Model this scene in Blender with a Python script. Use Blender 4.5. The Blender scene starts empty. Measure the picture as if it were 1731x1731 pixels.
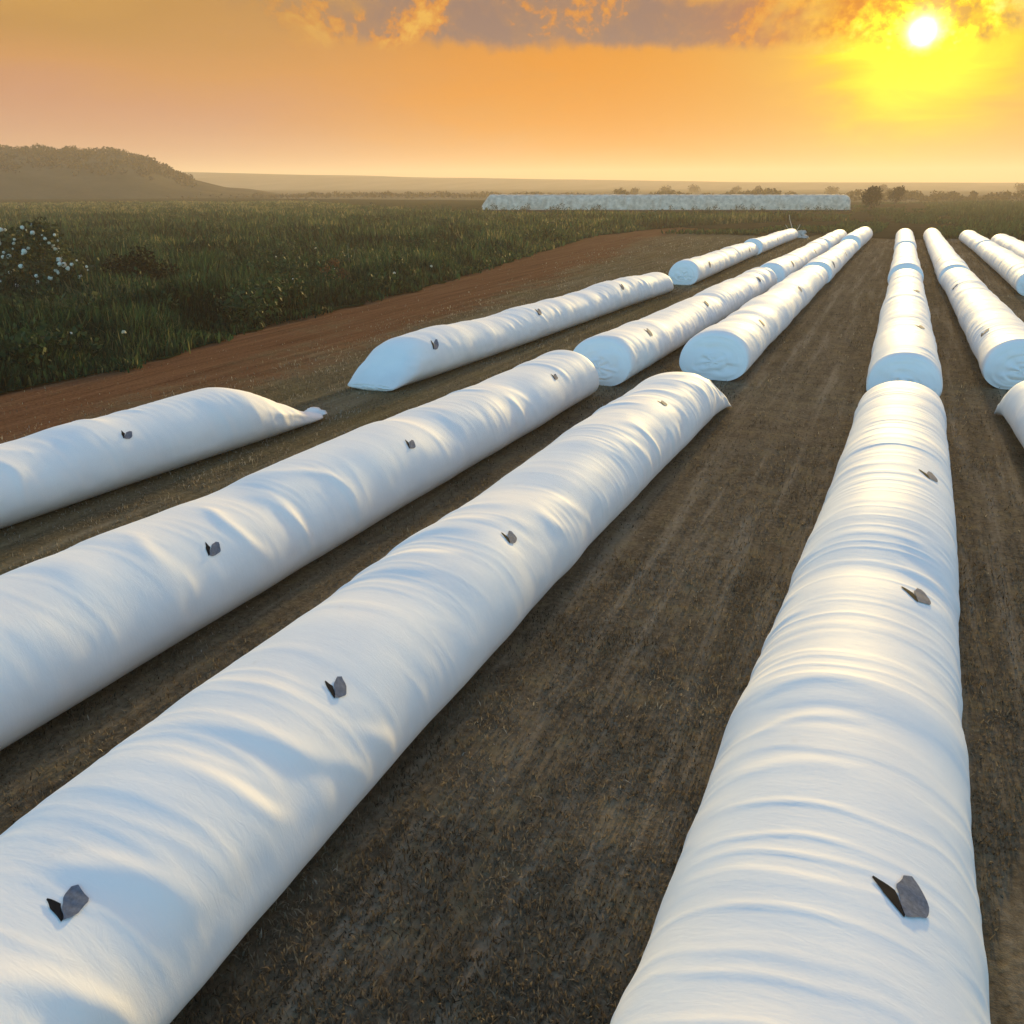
import bpy, math, random
import numpy as np
from mathutils import Vector, Euler

R = math.radians
random.seed(7)
rng = np.random.default_rng(11)
scene = bpy.context.scene
COL = scene.collection

# ------------------------------------------------------------------ helpers
def tag(o, label=None, cat=None, group=None, kind=None):
    if label: o['label'] = label
    if cat: o['category'] = cat
    if group: o['group'] = group
    if kind: o['kind'] = kind
    return o

def empty(name, loc, label, cat, group=None):
    o = bpy.data.objects.new(name, None)
    o.empty_display_size = 0.3
    COL.objects.link(o)
    o.location = loc
    return tag(o, label, cat, group)

def mesh_obj(name, verts, faces, mat, parent=None, smooth=True, attr=None, loc=(0, 0, 0)):
    """verts (n,3) array; faces: (m,k) array or list of lists; attr: per-vertex float dict"""
    me = bpy.data.meshes.new(name)
    verts = np.asarray(verts, dtype=np.float32)
    if isinstance(faces, np.ndarray):
        m, k = faces.shape
        me.vertices.add(len(verts)); me.vertices.foreach_set('co', verts.ravel())
        me.loops.add(m * k); me.loops.foreach_set('vertex_index', faces.astype(np.int32).ravel())
        me.polygons.add(m)
        me.polygons.foreach_set('loop_start', np.arange(0, m * k, k, dtype=np.int32))
        me.polygons.foreach_set('loop_total', np.full(m, k, dtype=np.int32))
    else:
        me.from_pydata([tuple(map(float, v)) for v in verts], [], [tuple(map(int, f)) for f in faces])
    me.update(calc_edges=True)
    me.validate()
    if smooth:
        me.polygons.foreach_set('use_smooth', np.ones(len(me.polygons), dtype=bool))
    if attr:
        for k_, a in attr.items():
            at = me.attributes.new(k_, 'FLOAT', 'POINT')
            at.data.foreach_set('value', np.asarray(a, dtype=np.float32))
    me.materials.append(mat)
    o = bpy.data.objects.new(name, me)
    COL.objects.link(o)
    o.location = loc
    if parent: o.parent = parent
    return o

def _h(ix, iy, seed):
    v = np.sin(ix * 127.1 + iy * 311.7 + seed * 74.7) * 43758.5453
    return v - np.floor(v)

def noise2(x, y, seed=0):
    x = np.asarray(x, float); y = np.asarray(y, float)
    x, y = np.broadcast_arrays(x, y)
    ix, iy = np.floor(x), np.floor(y)
    fx, fy = x - ix, y - iy
    fx = fx * fx * fx * (fx * (fx * 6 - 15) + 10); fy = fy * fy * fy * (fy * (fy * 6 - 15) + 10)
    a = _h(ix, iy, seed); b = _h(ix + 1, iy, seed); c = _h(ix, iy + 1, seed); d = _h(ix + 1, iy + 1, seed)
    return ((a * (1 - fx) + b * fx) * (1 - fy) + (c * (1 - fx) + d * fx) * fy) * 2 - 1

def sstep(a, b, x):
    t = np.clip((np.asarray(x, float) - a) / (b - a), 0, 1)
    return t * t * (3 - 2 * t)

# ------------------------------------------------------------------ materials
class NT:
    def __init__(s, tree): s.t = tree; s.n = tree.nodes; s.l = tree.links
    def new(s, typ, **kw):
        n = s.n.new(typ)
        for k, v in kw.items(): setattr(n, k, v)
        return n
    def put(s, sock, v):
        if isinstance(v, bpy.types.NodeSocket): s.l.new(v, sock)
        elif isinstance(v, (tuple, list)) and len(v) == 3 and sock.type == 'RGBA': sock.default_value = (*v, 1)
        else: sock.default_value = v
    def m(s, op, a, b=0.0, c=0.0, clamp=False):
        n = s.new('ShaderNodeMath', operation=op, use_clamp=clamp)
        for i, v in enumerate((a, b, c)):
            s.put(n.inputs[i], v)
        return n.outputs[0]
    def mix(s, f, a, b, mode='MIX'):
        n = s.new('ShaderNodeMix', data_type='RGBA', blend_type=mode)
        s.put(n.inputs[0], f); s.put(n.inputs[6], a); s.put(n.inputs[7], b)
        return n.outputs[2]
    def ss(s, x, a, b):
        n = s.new('ShaderNodeMapRange', interpolation_type='SMOOTHSTEP')
        s.put(n.inputs[0], x); n.inputs[1].default_value = a; n.inputs[2].default_value = b
        return n.outputs[0]
    def noise(s, vec, scale, detail=3, rough=0.5, dist=0.0):
        n = s.new('ShaderNodeTexNoise')
        if vec is not None: s.put(n.inputs['Vector'], vec)
        n.inputs['Scale'].default_value = scale; n.inputs['Detail'].default_value = detail
        n.inputs['Roughness'].default_value = rough; n.inputs['Distortion'].default_value = dist
        return n.outputs[0]
    def comb(s, x, y, z):
        n = s.new('ShaderNodeCombineXYZ')
        for i, v in enumerate((x, y, z)): s.put(n.inputs[i], v)
        return n.outputs[0]
    def ramp(s, f, stops):
        n = s.new('ShaderNodeValToRGB'); cr = n.color_ramp
        while len(cr.elements) < len(stops): cr.elements.new(0.5)
        for e, (p, c) in zip(cr.elements, stops): e.position = p; e.color = (*c, 1)
        s.put(n.inputs[0], f)
        return n.outputs[0]

def material(name):
    m = bpy.data.materials.new(name); m.use_nodes = True
    nt = NT(m.node_tree)
    b = nt.n['Principled BSDF']
    return m, nt, b

def lin(r, g, b):
    return tuple(((c / 255) / 12.92 if c / 255 <= 0.04045 else ((c / 255 + 0.055) / 1.055) ** 2.4) for c in (r, g, b))

def simple(name, col, rough=0.7, var=0.25, scale=6.0, bump=0.0, spec=0.3):
    m, nt, b = material(name)
    tc = nt.new('ShaderNodeTexCoord')
    n = nt.noise(tc.outputs['Object'], scale, 4, 0.6)
    nt.put(b.inputs['Base Color'], nt.ramp(n, [(0.3, tuple(c * (1 - var) for c in col)), (0.7, tuple(c * (1 + var) for c in col))]))
    b.inputs['Roughness'].default_value = rough
    b.inputs['Specular IOR Level'].default_value = spec
    if bump:
        bp = nt.new('ShaderNodeBump'); bp.inputs['Strength'].default_value = bump; bp.inputs['Distance'].default_value = 0.02
        nt.put(bp.inputs['Height'], n); nt.put(b.inputs['Normal'], bp.outputs[0])
    return m

def leafmat(name, stops, rough=0.6, transl=0.25):
    m, nt, b = material(name)
    a = nt.new('ShaderNodeAttribute', attribute_name='tint')
    c = nt.ramp(a.outputs['Fac'], stops)
    nt.put(b.inputs['Base Color'], c)
    b.inputs['Roughness'].default_value = rough
    b.inputs['Specular IOR Level'].default_value = 0.05
    tr = nt.new('ShaderNodeBsdfTranslucent'); nt.put(tr.inputs[0], c)
    mx = nt.new('ShaderNodeMixShader'); mx.inputs[0].default_value = transl
    nt.l.new(b.outputs[0], mx.inputs[1]); nt.l.new(tr.outputs[0], mx.inputs[2])
    nt.l.new(mx.outputs[0], nt.n['Material Output'].inputs['Surface'])
    return m

def film_material():
    m, nt, b = material('white_film')
    tc = nt.new('ShaderNodeTexCoord')
    P = tc.outputs['Object']
    big = nt.noise(P, 0.7, 3, 0.5)
    mp = nt.new('ShaderNodeMapping'); mp.inputs['Scale'].default_value = (1.0, 3.2, 1.0); nt.put(mp.inputs[0], P)
    cr = nt.noise(mp.outputs[0], 3.5, 5, 0.62, 0.8)
    fine = nt.noise(P, 38, 3, 0.6)
    c = nt.ramp(big, [(0.3, (0.80, 0.805, 0.80)), (0.7, (0.87, 0.865, 0.84))])
    # thin dust film that settled in blotches
    dust = nt.ss(nt.noise(P, 2.3, 6, 0.68), 0.60, 0.82)
    c = nt.mix(nt.m('MULTIPLY', dust, 0.22), c, (0.50, 0.43, 0.33))
    fleck = nt.ss(nt.noise(P, 16, 5, 0.7), 0.66, 0.74)
    sz = nt.new('ShaderNodeSeparateXYZ'); nt.put(sz.inputs[0], P)
    low = nt.m('SUBTRACT', 1.0, nt.ss(nt.m('ADD', sz.outputs[2], nt.m('MULTIPLY_ADD', big, 1.2, -0.6)), 0.0, 0.75))
    c = nt.mix(nt.m('MULTIPLY', nt.m('MULTIPLY', fleck, low), 0.75), c, (0.22, 0.16, 0.10))
    c = nt.mix(nt.m('MULTIPLY', low, 0.14), c, (0.36, 0.28, 0.19))
    nt.put(b.inputs['Base Color'], c)
    nt.put(b.inputs['Roughness'], nt.m('MULTIPLY_ADD', cr, 0.16, 0.58))
    b.inputs['Specular IOR Level'].default_value = 0.10
    mp2 = nt.new('ShaderNodeMapping'); mp2.inputs['Scale'].default_value = (1.1, 7.5, 1.1); mp2.inputs['Rotation'].default_value = (0, 0, R(7)); nt.put(mp2.inputs[0], P)
    lines = nt.noise(mp2.outputs[0], 3.2, 4, 0.6, 0.35)
    crease = nt.m('SUBTRACT', 1.0, nt.ss(nt.m('ABSOLUTE', nt.m('SUBTRACT', lines, 0.5)), 0.0, 0.045))
    crease = nt.m('MULTIPLY', crease, nt.ss(nt.noise(P, 1.1, 3, 0.6), 0.48, 0.68))
    bp = nt.new('ShaderNodeBump'); bp.inputs['Strength'].default_value = 0.07; bp.inputs['Distance'].default_value = 0.05
    nt.put(bp.inputs['Height'], nt.m('ADD', nt.m('ADD', cr, nt.m('MULTIPLY', crease, 0.28)), nt.m('MULTIPLY', fine, 0.06)))
    nt.put(b.inputs['Normal'], bp.outputs[0])
    return m

def soil_material():
    m, nt, b = material('soil')
    ge = nt.new('ShaderNodeNewGeometry'); P = ge.outputs['Position']
    red = nt.new('ShaderNodeAttribute', attribute_name='red').outputs['Fac']
    olive = nt.new('ShaderNodeAttribute', attribute_name='olive').outputs['Fac']
    mp = nt.new('ShaderNodeMapping'); mp.inputs['Scale'].default_value = (1.0, 0.045, 1.0); nt.put(mp.inputs[0], P)
    streak = nt.noise(mp.outputs[0], 1.9, 4, 0.6)
    patch = nt.noise(P, 0.35, 4, 0.55)
    fine = nt.noise(P, 9, 6, 0.7)
    grit = nt.noise(P, 42, 3, 0.7)
    f = nt.m('ADD', nt.m('MULTIPLY', fine, 0.5), nt.m('ADD', nt.m('MULTIPLY', streak, 0.38), nt.m('MULTIPLY', grit, 0.12)))
    base = nt.ramp(f, [(0.34, (0.050, 0.038, 0.024)), (0.46, (0.115, 0.088, 0.057)), (0.55, (0.18, 0.14, 0.092)), (0.67, (0.29, 0.232, 0.16))])
    base = nt.mix(nt.m('MULTIPLY', nt.ss(patch, 0.40, 0.64), 0.45), base, nt.mix(0.6, base, (0.17, 0.128, 0.078)))
    mott = nt.noise(P, 1.4, 5, 0.65)
    base = nt.mix(nt.m('MULTIPLY', nt.ss(mott, 0.50, 0.66), 0.6), base, nt.mix(0.45, base, (0.27, 0.205, 0.10)))
    base = nt.mix(nt.m('MULTIPLY', nt.ss(mott, 0.47, 0.34), 0.5), base, (0.075, 0.055, 0.034))
    base = nt.mix(nt.m('MULTIPLY', nt.ss(streak, 0.52, 0.66), 0.55), base, nt.mix(0.5, base, (0.30, 0.245, 0.175)))
    ol = nt.ramp(f, [(0.34, (0.042, 0.033, 0.015)), (0.5, (0.125, 0.097, 0.048)), (0.68, (0.22, 0.175, 0.092))])
    rd = nt.ramp(f, [(0.34, (0.062, 0.027, 0.013)), (0.5, (0.145, 0.068, 0.033)), (0.68, (0.22, 0.12, 0.06))])
    ofac = nt.m('MULTIPLY', olive, nt.m('MULTIPLY_ADD', patch, 1.1, 0.2), clamp=True)
    c = nt.mix(ofac, base, ol)
    rfac = nt.ss(nt.m('ADD', red, nt.m('MULTIPLY_ADD', nt.noise(P, 0.8, 5, 0.65), 0.9, -0.45)), 0.15, 0.75)
    c = nt.mix(rfac, c, rd)
    nt.put(b.inputs['Base Color'], c)
    b.inputs['Roughness'].default_value = 1.0
    b.inputs['Specular IOR Level'].default_value = 0.0
    bp = nt.new('ShaderNodeBump'); bp.inputs['Strength'].default_value = 0.8; bp.inputs['Distance'].default_value = 0.07
    nt.put(bp.inputs['Height'], f); nt.put(b.inputs['Normal'], bp.outputs[0])
    return m

def land_material(name, stops, sx=0.02, sy=0.004, bump=0.0):
    m, nt, b = material(name)
    ge = nt.new('ShaderNodeNewGeometry'); P = ge.outputs['Position']
    mp = nt.new('ShaderNodeMapping'); mp.inputs['Scale'].default_value = (sx, sy, 0.02); mp.inputs['Rotation'].default_value = (0, 0, R(-23)); nt.put(mp.inputs[0], P)
    n = nt.m('ADD', nt.m('MULTIPLY', nt.noise(mp.outputs[0], 1.0, 6, 0.65), 0.7), nt.m('MULTIPLY', nt.noise(P, 0.6, 4, 0.7), 0.3))
    nt.put(b.inputs['Base Color'], nt.ramp(n, stops))
    b.inputs['Roughness'].default_value = 1.0; b.inputs['Specular IOR Level'].default_value = 0.0
    if bump:
        bp = nt.new('ShaderNodeBump'); bp.inputs['Strength'].default_value = bump; bp.inputs['Distance'].default_value = 0.5
        nt.put(bp.inputs['Height'], n); nt.put(b.inputs['Normal'], bp.outputs[0])
    return m

FILM = film_material()
SOIL = soil_material()
COVER = simple('dusty_white_cover', (0.58, 0.49, 0.40), 0.8, 0.34, 0.8, 0.3, 0.1)
BLACK = simple('black_film', (0.010, 0.011, 0.014), 0.8, 0.3, 14, 0.0, 0.05)
TAPE = simple('grey_patch_film', (0.135, 0.15, 0.185), 0.75, 0.28, 22, 0.15, 0.1)
BARK = simple('bark', (0.07, 0.05, 0.035), 0.9, 0.4, 9, 0.6)

# ------------------------------------------------------------------ grain bags
def section(th, W, H):
    c, s = np.cos(th), np.sin(th)
    x = W / 2 * np.sign(c) * np.abs(c) ** 0.92
    z = np.where(s >= 0, 0.38 * H + 0.62 * H * np.abs(s) ** 0.96, 0.38 * H - 0.44 * H * np.abs(s) ** 0.9)
    return x, np.maximum(z, -0.02)

class Bag:
    """A bag laid along +Y: path = [(y, x, width, height)...]"""
    def __init__(s, path, seed, near, far, fold=1.0, fine=1.0, slant=0.25, lam=0.95):
        s.p = np.array(path, float); s.seed = seed; s.near = near; s.far = far
        s.fold = fold; s.fine = fine; s.slant = slant; s.lam = lam
        s.y0, s.y1 = s.p[0, 0], s.p[-1, 0]
    def prof(s, y):
        yy = np.clip(y, s.y0, s.y1)
        k = [np.interp(yy, s.p[:, 0], s.p[:, i]) for i in (1, 2, 3)]
        return k
    def endf(s, u, e):
        """height / width factors at u metres in from an end"""
        kind, L = e[0], e[1]
        t = np.clip(u / L, 0, 1)
        if kind == 'face':      # folded-under end that stands almost upright
            return 0.90 + 0.10 * np.sqrt(1 - (1 - t) ** 2), 0.95 + 0.05 * np.sqrt(1 - (1 - t) ** 2)
        if kind == 'round':
            q = (1 - (1 - t) ** 2.6) ** (1 / 2.6)
            return 0.45 + 0.55 * q, 0.72 + 0.28 * q
        if kind == 'wedge':
            return 0.07 + 0.93 * np.sin(t * math.pi / 2) ** 0.9, 0.97 + 0.03 * t
        if kind == 'snout':
            return 0.15 + 0.85 * np.sin(t * math.pi / 2) ** 1.1, 0.74 + 0.26 * np.sin(t * math.pi / 2) ** 0.7
        if kind == 'tail':
            return 0.16 + 0.84 * sstep(0, 1, t ** 0.85), 0.42 + 0.58 * np.sin(t * math.pi / 2) ** 0.8
        return 1 + 0 * t, 1 + 0 * t
    def pos(s, y, th, disp=True, off=0.0):
        y, th = np.broadcast_arrays(np.asarray(y, float), np.asarray(th, float))
        x0, W, H = s.prof(y)
        hn, wn = s.endf(y - s.y0, s.near); hf, wf = s.endf(s.y1 - y, s.far)
        sd = s.seed
        full = 1 + 0.045 * noise2(y / 4.5, 0 * y, sd) + 0.025 * noise2(y / 1.4, 0 * y, sd + 1)
        wide = 1 + 0.035 * noise2(y / 3.8, 0 * y, sd + 2) + 0.016 * noise2(y / 1.1, 0 * y, sd + 8)
        W2 = W * wn * wf * wide; H2 = H * hn * hf * full
        x, z = section(th, W2, H2)
        nx, nz = np.cos(th), np.sin(th)
        d = np.zeros_like(y)
        if disp:
            up = sstep(-0.35, 0.35, np.sin(th))
            tt = th * 1.2
            ys = y + s.slant * (th - 1.5) + 0.35 * noise2(y / 2.5, tt, sd + 3)
            r1 = 1.5 * np.exp(-(noise2(ys / s.lam, tt * 0.35, sd + 4) / 0.36) ** 2) - 0.6
            env = sstep(-0.1, 0.7, noise2(y / 3.1, tt * 0.9, sd + 5) + 0.25)
            d += s.fold * 0.022 * r1 * env * up
            d += s.fold * 0.024 * noise2(y / 2.6, tt, sd + 6) * up
            ys2 = y + 0.5 * s.slant * (th - 1.5) + 0.05 * noise2(y / 0.6, tt * 2, sd + 9)
            d += s.fine * 0.006 * (1.4 * np.exp(-(noise2(ys2 / 0.26, tt * 0.5, sd + 7) / 0.35) ** 2) - 0.5) * up * (0.45 + 0.55 * env)
            d += s.fine * 0.012 * noise2(y / 0.42, tt * 3.1, sd + 10) * sstep(-0.9, 0.1, -np.abs(np.sin(th)))
            d *= np.minimum(1, np.minimum(hn, hf) * 1.3)
            for e_, u_ in ((s.near, y - s.y0), (s.far, s.y1 - y)):
                if e_[0] in ('wedge', 'tail', 'snout'):     # slack film crumples where the bag runs out
                    k_ = (1 - sstep(0.5, 1.0, u_ / e_[1])) * up
                    q_ = y * 0.9 + th * 0.7
                    d += 0.5 * k_ * (0.055 * (1.5 * np.exp(-(noise2(q_ / 0.5, th * 1.6, sd + 12) / 0.3) ** 2) - 0.6) * sstep(0.02, 0.25, u_ / e_[1]) + 0.04 * noise2(y / 0.5, th * 2.2, sd + 13) * sstep(0, 0.2, u_ / e_[1]))
        d = d + off
        x = x + nx * d; z = np.maximum(z + nz * d, -0.02)
        # lean: the foot of an end face stands further out than its top
        ln = s.near[2] * (1 - np.clip(z / np.maximum(H, .1), 0, 1)) * (1 - sstep(0, 2.2, y - s.y0))
        lf = s.far[2] * (1 - np.clip(z / np.maximum(H, .1), 0, 1)) * (1 - sstep(0, 2.2, s.y1 - y))
        return np.stack([x0 + x, y - ln + lf, z], -1)

def end_panel(bag, e, root, which):
    """the gathered film that closes an end: rings drawn towards a puckered centre"""
    y = bag.y0 if which < 0 else bag.y1
    n = 64; th = np.linspace(0, 2 * math.pi, n, endpoint=False)
    rim = bag.pos(y, th)
    c = rim.mean(0); c[2] = max(0.12, rim[:, 2].max() * 0.42)
    if e[0] == 'tail': c[2] = rim[:, 2].max() * 0.6
    rings = []
    ks = [1.0, 0.985, 0.95] + [0.92 - 0.031 * q for q in range(28)]
    bul = e[3] if len(e) > 3 else 0.16
    for i, k in enumerate(ks):
        r = c + (rim - c) * k
        b = bul * (1 - k ** 2.2) ** 0.8 + 0.030 * noise2(k * 11 + 0.25 * np.sin(th * 2 + bag.seed), th * 0.5, bag.seed + 20) * (1 - k) ** 0.3 * (k < 0.97)
        r[:, 1] += which * (b + 0.07 * noise2(th * 2.2, k * 4 + 0 * th, bag.seed + 21) * (1 - k) ** 0.4)
        r[:, 2] = np.maximum(r[:, 2], -0.02)
        rings.append(r)
    V = np.concatenate(rings + [[c + np.array([0, which * (bul + 0.02), 0])]])
    F = []
    for i in range(len(ks) - 1):
        for j in range(n):
            a, b = i * n + j, i * n + (j + 1) % n
            F.append([a, b, b + n, a + n][::which])
    m = len(V) - 1; o = (len(ks) - 1) * n
    for j in range(n): F.append([o + j, o + (j + 1) % n, m][::which])
    return mesh_obj('end_panel', V - np.array(root.location), F, FILM, root)

def tail_knot(bag, root, which):
    """the twisted, tied-off rag of film at the end of a tapered bag"""
    y = bag.y0 if which < 0 else bag.y1
    x0, W, H = [float(v) for v in bag.prof(np.array(y))]
    n, m = 28, 12
    V = []
    for i in range(m):
        t = i / (m - 1)
        rad = W * (0.19 - 0.05 * math.sin(t * math.pi) + 0.02 * t ** 2)
        for j in range(n):
            a = 2 * math.pi * j / n + 0.9 * t
            rr = rad * (1 + 0.06 * math.sin(a * 9 + t * 3) + 0.10 * math.sin(a * 3 + bag.seed))
            V.append((x0 + rr * math.cos(a), y + which * (-0.75 + t * 1.0) + 0.05 * math.sin(a * 5) * t, max(-0.02, H * 0.07 + 0.10 * t ** 2 + rr * (0.42 - 0.12 * t) * math.sin(a))))
    V = np.array(V); F = []
    for i in range(m - 1):
        for j in range(n):
            a, b = i * n + j, i * n + (j + 1) % n
            F.append([a, b, b + n, a + n])
    c = V[-n:].mean(0) - np.array([0, which * 0.12, 0.02]); V = np.vstack([V, c])
    for j in range(n): F.append([(m - 1) * n + j, (m - 1) * n + (j + 1) % n, len(V) - 1])
    return mesh_obj('tail_knot', V - np.array(root.location), F, FILM, root)

def vent(bag, y, th, root, size=0.5, rot=0.0, stretch=1.0):
    """a cut-open flap of grey film beside the black slit it was cut from"""
    x0, W, H = [float(v) for v in bag.prof(np.array(y))]
    rad = (W + 2 * H * 0.62) / 4
    def surf(u, v, off):   # u across the bag (towards +x), v along the bag, metres
        return bag.pos(y + v, th - u / rad, True, off)
    k = size / 0.6
    s_ = bag.seed + y
    cr, sr = math.cos(rot), math.sin(rot)
    def grid(pts_l, pts_r, nu, nv, fo):
        U = []
        for i in range(nv + 1):
            t = i / nv
            l = np.array([np.interp(t, np.linspace(0, 1, len(pts_l)), [p[q] for p in pts_l]) for q in (0, 1)])
            r = np.array([np.interp(t, np.linspace(0, 1, len(pts_r)), [p[q] for p in pts_r]) for q in (0, 1)])
            for j in range(nu + 1):
                q = l + (r - l) * j / nu
                U.append(q)
        U = np.array(U) * k
        U += 0.008 * k * np.stack([np.sin(U[:, 1] * 21 / k + s_), np.sin(U[:, 0] * 23 / k + s_ * 2)], -1)
        U[:, 1] *= stretch
        u = U[:, 0] * cr - U[:, 1] * sr; v = U[:, 0] * sr + U[:, 1] * cr
        jj = np.tile(np.arange(nu + 1) / nu, nv + 1); ii = np.repeat(np.arange(nv + 1) / nv, nu + 1)
        V = surf(u, v, fo(jj, ii))
        F = [[i * (nu + 1) + j, i * (nu + 1) + j + 1, (i + 1) * (nu + 1) + j + 1, (i + 1) * (nu + 1) + j] for i in range(nv) for j in range(nu)]
        return V - np.array(root.location), F
    jit = lambda a: a + 0.03 * math.sin(s_ * 3.7 + a * 40)
    V, F = grid([(-0.05, -0.33), (-0.08, -0.10), (-0.10, 0.10), (0.0, 0.33)], [(0.04, -0.30), (jit(0.19), -0.19), (jit(0.27), 0.05), (0.10, 0.36)], 6, 10,
                lambda j, i: 0.012 + 0.008 * j * (0.6 + 0.4 * np.sin(i * 7 + s_)))
    flap = mesh_obj('vent_flap', V, F, TAPE, root)
    V, F = grid([(-0.33, 0.10), (-0.25, -0.10), (-0.07, -0.36)], [(-0.315, 0.13), (-0.12, 0.01), (-0.045, -0.29)], 3, 8, lambda j, i: 0.009 + 0 * j)
    mesh_obj('vent_slit', V, F, BLACK, flap)
    return flap

def build_bag(path, seed, near, far, label, vents=(), res=0.1, nth=64, group='white grain bags lying in rows', **kw):
    bag = Bag(path, seed, near, far, **kw)
    root = empty('grain_bag', (path[0][1], path[0][0], 0), label, 'grain bag', group)
    L = bag.y1 - bag.y0
    nu = int(L / res)
    ys = np.linspace(bag.y0, bag.y1, nu)
    # extra rings close to both ends
    ext = np.array([0.01, 0.03, 0.06, 0.1, 0.16, 0.24, 0.34, 0.46, 0.6])
    ys = np.unique(np.concatenate([ys, bag.y0 + ext, bag.y1 - ext]))
    th = np.linspace(0, 2 * math.pi, nth, endpoint=False) - math.pi / 2
    Y, T = np.meshgrid(ys, th, indexing='ij')
    T2 = np.where(T < -math.pi / 2 + 1e-6, T, T)
    V = bag.pos(Y, T2).reshape(-1, 3)
    i, j = np.meshgrid(np.arange(len(ys) - 1), np.arange(nth), indexing='ij')
    a = i * nth + j; b = i * nth + (j + 1) % nth
    F = np.stack([a, a + nth, b + nth, b], -1).reshape(-1, 4)
    # wrap: theta seam sits underneath, so noise need not be periodic
    mesh_obj('bag_tube', V - np.array(root.location), F[:, ::-1], FILM, root)
    for e, w in ((near, -1), (far, 1)):
        if e[0] != 'open':
            end_panel(bag, e, root, w)
        if e[0] == 'tail': tail_knot(bag, root, w)
    for v in vents: vent(bag, v[0], v[1], root, v[2] if len(v) > 2 else 0.5, v[3] if len(v) > 3 else 0.0, v[4] if len(v) > 4 else 1.0)
    return bag

FACE = ('face', 0.5, 0.55, 0.14)
ROUND = ('round', 0.9, 0.25, 0.12)
WEDGE = ('wedge', 2.6, 0.1, 0.05)
def wedge(L): return ('wedge', L, 0.05, 0.04)
def tail(L): return ('tail', L, 0.0, 0.05)

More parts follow.
